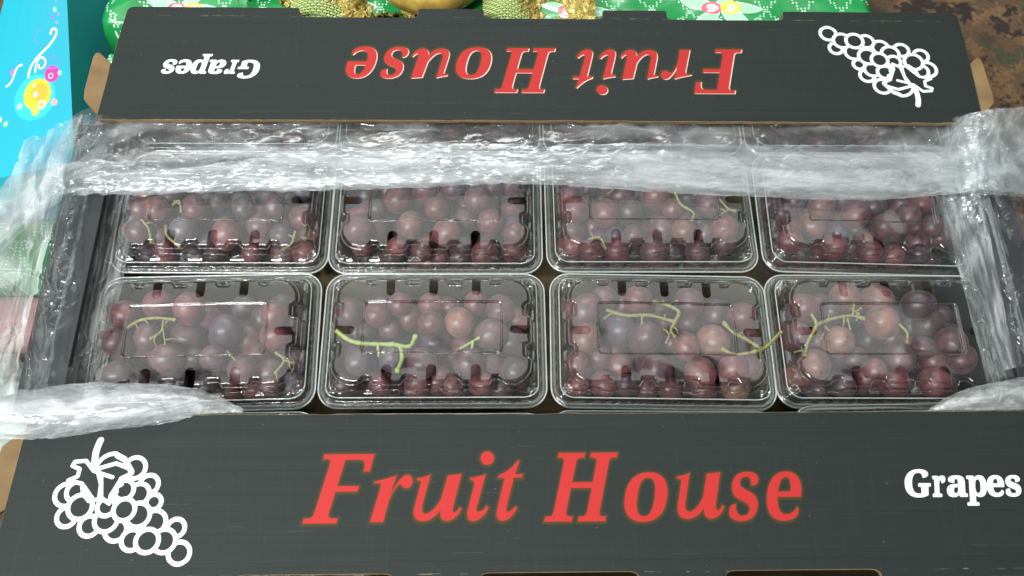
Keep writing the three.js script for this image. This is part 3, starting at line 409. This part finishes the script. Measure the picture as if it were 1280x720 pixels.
// ---------------------------------------------------------------- things around the carton
{ // turquoise printed box, left
  const c = document.createElement('canvas'); c.width = 512; c.height = 1536; const g = c.getContext('2d');   // 80 x 240 mm, away is up
  g.fillStyle = 'rgb(6,156,178)'; g.fillRect(0, 0, 512, 1536); g.setTransform(6.4, 0, 0, 6.4, 0, 0);
  const disc = (x, y, r, f) => { g.beginPath(); g.ellipse(x, y, r, r * 1.0, 0, 0, 7); g.fillStyle = f; g.fill(); }, ring = (x, y, r, w, s) => { g.beginPath(); g.arc(x, y, r, 0, 7); g.lineWidth = w; g.strokeStyle = s; g.stroke(); };
  const curl = (pts, w, s) => { g.beginPath(); g.moveTo(pts[0], pts[1]); for (let i = 2; i < pts.length; i += 6) g.bezierCurveTo(...pts.slice(i, i + 6)); g.lineWidth = w; g.strokeStyle = s; g.lineCap = 'round'; g.stroke(); };
  const X0 = 52, Y0 = 185;                         // centre of the big yellow dot
  disc(X0 - 2, Y0 + 2, 17, 'rgba(70,205,225,0.5)');
  disc(X0, Y0, 11.5, 'rgb(226,214,40)'); disc(X0 + 2, Y0 - 1, 7.2, 'rgb(240,160,45)'); disc(X0 - 1.5, Y0 + 0.2, 2.1, 'rgb(250,225,200)'); ring(X0 - 7, Y0 - 1.5, 1.9, 0.6, 'rgb(190,120,60)'); disc(X0 - 3, Y0 - 7, 1.6, 'rgb(245,220,150)');
  ring(X0 + 4, Y0 + 8.5, 2.7, 1.3, 'rgb(245,240,225)'); disc(X0 - 1, Y0 + 12.5, 3.2, 'rgb(200,215,70)'); disc(X0 + 14, Y0 + 8, 2.6, 'rgb(230,150,150)'); disc(X0 - 14, Y0 + 7, 2.6, 'rgb(150,170,225)');
  disc(X0 + 12, Y0 - 14, 6.4, 'rgb(232,40,140)'); ring(X0 + 11, Y0 - 12.5, 1.9, 0.9, 'rgb(250,190,220)'); disc(X0 + 19, Y0 - 14, 2, 'rgb(130,200,190)'); ring(X0 + 12, Y0 - 23, 5, 0.9, 'rgb(120,110,200)');
  curl([X0 - 9, Y0 - 14, X0 - 8, Y0 - 30, X0 + 6, Y0 - 30, X0 + 15, Y0 - 44, X0 + 19, Y0 - 50, X0 + 11, Y0 - 53, X0 + 10, Y0 - 46], 1.9, 'rgb(240,248,250)');
  curl([X0 - 3, Y0 - 17, X0 - 3, Y0 - 30, X0 + 4, Y0 - 30, X0 + 6, Y0 - 24, X0 + 6, Y0 - 18, X0 - 1, Y0 - 18, X0, Y0 - 22], 1.5, 'rgb(240,248,250)');
  curl([X0 + 2, Y0 - 38, X0 - 8, Y0 - 38, X0 - 8, Y0 - 52, X0 + 2, Y0 - 50], 0.8, 'rgb(110,120,210)');
  for (const [dx, dy, r, f] of [[14, -66, 2.2, 'rgb(150,205,150)'], [12, -60, 1.8, 'rgb(130,110,200)'], [18, -62, 1.5, 'rgb(150,130,210)'], [15, -73, 1.2, 'rgb(90,150,220)'], [16, -55, 1.4, 'rgb(150,140,220)'], [-30, 14, 2.4, 'rgb(210,170,160)'], [-24, 18, 2, 'rgb(150,200,140)'], [-24, -20, 2.6, 'rgb(160,110,200)']]) disc(X0 + dx, Y0 + dy, r, f);
  curl([X0 - 28, Y0 - 10, X0 - 20, Y0 - 12, X0 - 24, Y0 - 26, X0 - 16, Y0 - 24], 1.6, 'rgb(240,248,250)');
  const tex = new THREE.CanvasTexture(c); tex.colorSpace = THREE.SRGBColorSpace;
  const t = thing('turquoise_box', 'turquoise box printed with swirls and yellow and pink dots at the left', 'box', [-0.36, 0, -0.18]);
  const top = [[-0.043, -0.16], [-0.0215, -0.16], [0.040, 0.101], [-0.034, 0.120]], q = [[-0.05, -0.16], [-0.018, -0.16], [0.036, 0.106], [-0.040, 0.124]], h = 0.08;
  const pos = [], uv = [], idx = [], quad = (a, b, c2, d, uvs) => { const k = pos.length / 3; pos.push(...a, ...b, ...c2, ...d); uv.push(...(uvs ?? [0, 0, 1, 0, 1, 1, 0, 1])); idx.push(k, k + 1, k + 2, k, k + 2, k + 3); };
  const m = 24; for (let i = 0; i < m; i++) {       // the printed face, in strips, slightly puffed
    const a = i / m, b = (i + 1) / m, P = (s, w) => { const l = top[0].map((v, k) => v + (top[3][k] - v) * s), r = top[1].map((v, k) => v + (top[2][k] - v) * s); return [l[0] + (r[0] - l[0]) * w, h + 0.0025 * Math.sin(s * Math.PI) * Math.sin(w * Math.PI), l[1] + (r[1] - l[1]) * w]; };
    for (let j = 0; j < 6; j++) quad(P(b, j / 6), P(b, (j + 1) / 6), P(a, (j + 1) / 6), P(a, j / 6), [j / 6, 1 - b, (j + 1) / 6, 1 - b, (j + 1) / 6, 1 - a, j / 6, 1 - a]);
  }
  const face = new THREE.BufferGeometry(); face.setAttribute('position', new THREE.Float32BufferAttribute(pos, 3)); face.setAttribute('uv', new THREE.Float32BufferAttribute(uv, 2)); face.setIndex(idx); face.computeVertexNormals();
  part('printed_face', face, std({ map: tex, roughness: 0.6 }), t);
  const sg = []; for (let i = 0; i < 4; i++) { const a = top[i], b = top[(i + 1) % 4], c3 = q[(i + 1) % 4], d = q[i]; const g2 = new THREE.BufferGeometry(); g2.setAttribute('position', new THREE.Float32BufferAttribute([a[0], h, a[1], b[0], h, b[1], c3[0], 0.001, c3[1], d[0], 0.001, d[1]], 3)); g2.setIndex([0, 1, 2, 0, 2, 3]); g2.computeVertexNormals(); sg.push(g2); }
  part('side', mergeGeometries(sg), std({ color: new THREE.Color(0.015, 0.4, 0.48), roughness: 0.6 }), t);
}
function giftPaper(flowers) {                      // 300 x 150 mm of green gift wrap
  const c = document.createElement('canvas'); c.width = 1536; c.height = 768; const g = c.getContext('2d'), s = 1536 / 300; g.fillStyle = 'rgb(28,142,72)'; g.fillRect(0, 0, 1536, 768); g.setTransform(s, 0, 0, s, 0, 0);
  for (let i = 0; i < 60; i++) { g.fillStyle = `rgba(14,110,50,${0.1 + rnd() * 0.2})`; g.beginPath(); g.ellipse(rnd() * 300, rnd() * 150, 5 + rnd() * 14, 3 + rnd() * 8, rnd() * 3, 0, 7); g.fill(); }
  g.fillStyle = 'rgb(214,240,220)';
  for (let k = -8; k < 16; k++) for (const dir of [1, -1]) for (let i = 0; i < 90; i++) { const y = i * 2.4, x = k * 30 + dir * y * 0.75 + (dir < 0 ? 110 : 0); if (i % 2) g.fillRect(x, y, 1.3, 1.3); else { g.fillRect(x - 1.4, y, 1.2, 1.2); g.fillRect(x + 1.4, y, 1.2, 1.2); } if (i % 12 === 0) { for (const [a, b] of [[-2, -2], [2, -2], [-2, 2], [2, 2], [0, -3], [0, 3]]) g.fillRect(x + a, y + b, 1.4, 1.4); } }
  for (const [x, y, k] of flowers) {
    g.save(); g.translate(x, y); g.scale(k, k);
    for (const a of [-0.9, 0.1, 0.8, 2.4, 3.5]) { g.save(); g.rotate(a); g.fillStyle = 'rgb(160,214,176)'; g.beginPath(); g.moveTo(0, 0); g.bezierCurveTo(6, -8, 22, -9, 34, -2); g.bezierCurveTo(24, 6, 10, 6, 0, 0); g.fill(); g.strokeStyle = 'rgb(215,240,220)'; g.lineWidth = 0.8; g.stroke(); g.restore(); }
    for (const [dx, f1, f2] of [[-6, 'rgb(222,96,120)', 'rgb(245,190,190)'], [9, 'rgb(232,206,50)', 'rgb(250,240,160)']]) { g.fillStyle = f1; g.beginPath(); g.ellipse(dx, 0, 8, 6.5, 0, 0, 7); g.fill(); g.fillStyle = f2; g.beginPath(); g.ellipse(dx + 1, -1, 5, 3.6, 0.4, 0, 7); g.fill(); g.fillStyle = 'rgba(255,250,235,0.8)'; g.beginPath(); g.ellipse(dx - 1, 3, 3.5, 1.6, 0, 0, 7); g.fill(); }
    g.restore();
  }
  const t = new THREE.CanvasTexture(c); t.colorSpace = THREE.SRGBColorSpace; t.wrapS = t.wrapT = THREE.RepeatWrapping; return t;
}
function parcel(name, label, x0, x1, z0, z1, h, tex, tint = [1, 1, 1]) {      // soft wrapped packet with a puffed, creased top
  const t = thing(name, label, 'wrapped packet', [(x0 + x1) / 2, 0, (z0 + z1) / 2]), hx = (x1 - x0) / 2, hz = (z1 - z0) / 2;
  const g = gridMesh(110, 70, (u, v) => { const x = (u * 2 - 1) * hx, z = (v * 2 - 1) * hz, d = -sdBox(x, z, hx, hz, 0.012), w = clamp(d / 0.012, 0, 1); return [x, Math.max(0.001, h * (1 - (1 - w) ** 2.2)) + 0.0022 * fbm(x * 22, z * 22 + h * 90, 4) * w + 0.0016 * ridge(x * 14, z * 20) * w, z]; });
  const U = g.attributes.uv, P = g.attributes.position; for (let i = 0; i < P.count; i++) U.setXY(i, (P.getX(i) + hx) / 0.3, 1 - (P.getZ(i) + hz) / 0.15);
  part('wrapping', g, phys({ map: tex, color: new THREE.Color(...tint), roughness: 0.38, clearcoat: 0.35, clearcoatRoughness: 0.25 }), t); return t;
}
const paper = giftPaper([[184, 131, 1], [70, 136, 0.9], [15, 70, 1.0], [110, 60, 1]]);
parcel('gift_parcel', 'large packet wrapped in green flowered gift paper behind the back flap', -0.343, 0.272, -0.36, -0.2, 0.066, paper);
parcel('gift_packet', 'narrow green wrapped packet between the turquoise box and the back left carton corner', -0.336, -0.3045, -0.197, -0.118, 0.058, paper);
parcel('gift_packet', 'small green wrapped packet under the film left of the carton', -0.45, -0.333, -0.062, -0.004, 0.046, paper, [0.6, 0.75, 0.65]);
{
  const pink = std({ color: new THREE.Color(0.5, 0.26, 0.26), roughness: 0.7, map: M.kraft.map }), t = thing('pink_packet', 'pale pink packet under the film left of the carton', 'packet', [-0.39, 0, 0.02]);
  part('wrapping', new RoundedBoxGeometry(0.11, 0.04, 0.04, 4, 0.012).translate(0, 0.021, 0), pink, t);
  const b = thing('grey_bag', 'lumpy grey green plastic bag beside the lower left carton edge', 'bag', [-0.385, 0, 0.085]);
  const g = new THREE.SphereGeometry(1, 60, 40), P = g.attributes.position, q = new THREE.Vector3(); for (let i = 0; i < P.count; i++) { q.fromBufferAttribute(P, i); const k = 1 + 0.13 * fbm(q.x * 1.6 + q.z, q.y * 1.6 + q.z, 4) + 0.06 * ridge(q.x * 3, q.z * 3 + q.y); P.setXYZ(i, q.x * 0.062 * k, Math.max(0.001, 0.028 + q.y * 0.034 * k), q.z * 0.044 * k); } g.computeVertexNormals();
  part('bag_body', g, phys({ color: new THREE.Color(0.3, 0.35, 0.32), roughness: 0.35 }), b);
}
{ // gold and green trimmings lying on the big parcel
  const gold = std({ color: new THREE.Color(0.95, 0.74, 0.2), roughness: 0.3, metalness: 0.25, map: noiseTexture(256, 256, (u, v) => { const k = 0.7 + 0.3 * fbm(u * 30, v * 30, 3); return [k, k, k]; }) });
  const ribbonSheet = (x, z, w, d, k) => { const G = [0, 1, 2, 3].map((r) => [0, 1, 2, 3, 4].map((c) => [x + w * (c / 4 - 0.5), -30 + 14 * Math.sin(c * 1.4 + k) * Math.sin(r * 1.1 + 0.5), z + d * (r / 3 - 0.5) + 3 * Math.sin(c + k)])); return crumpled(G, 120, 80, { amp: 5, size: 9, shift: k * 7, edge: 3 }); };
  for (const [x, z, w, d, k, l] of [[-128, -222, 66, 36, 1, 'crumpled gold tinsel ribbon in the left notch beside the round bowl'], [12, -218, 60, 40, 2, 'crumpled gold ribbon right of the round bowl in the middle notch'], [-206, -238, 40, 24, 3, 'bit of gold ribbon above the back flap, leftmost of the gold ones']]) {
    const t = thing('gold_ribbon', l, 'ribbon', [0, 0, 0], 'gold ribbons behind the back flap'); part('ribbon', ribbonSheet(x, z, w, d, k), gold, t);
  }
  const bowl = thing('round_bowl', 'glossy golden brown round bowl seen above the back flap between gold ribbons', 'bowl', [-0.083, 0.064, -0.25]);
  part('bowl_body', new THREE.LatheGeometry([[0.0001, 0], [0.02, 0.001], [0.036, 0.007], [0.045, 0.018], [0.0475, 0.028], [0.0455, 0.036], [0.038, 0.041], [0.02, 0.044], [0.0001, 0.0445]].map((p) => new THREE.Vector2(...p)), 64), phys({ color: new THREE.Color(0.62, 0.42, 0.085), roughness: 0.35, clearcoat: 0.4, map: noiseTexture(256, 128, (u, v) => { const k = 0.85 + 0.2 * fbm(u * 14, v * 5, 4); return [k, k, k]; }) }), bowl);
  const weave = std({ color: new THREE.Color(0.2, 0.31, 0.09), roughness: 0.6 }), weave2 = std({ color: new THREE.Color(0.46, 0.52, 0.2), roughness: 0.6 });
  for (const [x, z, w, l] of [[-0.168, -0.219, 0.04, 'green woven net bag in the left notch'], [-0.026, -0.213, 0.034, 'green woven net bag in the middle notch']]) {
    const t = thing('net_bag', l, 'net bag', [x, 0.066, z], 'green woven nets behind the back flap'), n = Math.round(w / 0.0023), a = [], b = [];
    const dome = (px, pz) => 0.006 + 0.012 * Math.cos(clamp(px / w * 2.6, -1.5, 1.5)) * Math.cos(clamp(pz / 0.05 * 2.6, -1.5, 1.5));
    for (let i = 0; i <= n; i++) { const px = -w / 2 + i * 0.0023; a.push(new THREE.TubeGeometry(new THREE.CatmullRomCurve3([...Array(20).keys()].map((j) => { const pz = -0.022 + j * 0.0023; return new THREE.Vector3(px, dome(px, pz) + 0.0005 * ((i + j) % 2 ? 1 : -1), pz); })), 40, 0.00072, 5)); }
    for (let j = 0; j < 20; j++) { const pz = -0.022 + j * 0.0023; b.push(new THREE.TubeGeometry(new THREE.CatmullRomCurve3([...Array(n + 1).keys()].map((i) => { const px = -w / 2 + i * 0.0023; return new THREE.Vector3(px, dome(px, pz) - 0.0005 * ((i + j) % 2 ? 1 : -1), pz); })), 40, 0.00072, 5)); }
    part('weave', mergeGeometries(a), weave, t).userData.kind = 'stuff'; part('weave', mergeGeometries(b), weave2, t).userData.kind = 'stuff';
  }
}

// ---------------------------------------------------------------- ceiling lamps of the shop
LAMPS.forEach(([x, y, z, len, dep, I], i) => {
  const t = thing('ceiling_lamp', ['broad white ceiling light panel above the carton', 'white fluorescent ceiling lamp on the viewer side of the carton', 'white fluorescent ceiling lamp far behind the carton'][i], 'lamp', [x, y, z]);
  part('housing', new RoundedBoxGeometry(len + 0.04, 0.05, dep + 0.04, 2, 0.01).translate(0, 0.045, 0), std({ color: 0xe8e8e4, roughness: 0.5 }), t);
  part('lamp_diffuser', new THREE.BoxGeometry(len, 0.012, dep).translate(0, 0.012, 0), std({ color: 0xffffff, emissive: new THREE.Color(0.97, 1, 0.98), emissiveIntensity: 1 }), t);
  const L = new THREE.RectAreaLight(new THREE.Color(0.97, 1.0, 0.985), I, len, dep); L.rotation.x = -Math.PI / 2; L.position.y = -0.004; t.add(L);
});

renderer.render(scene, camera);
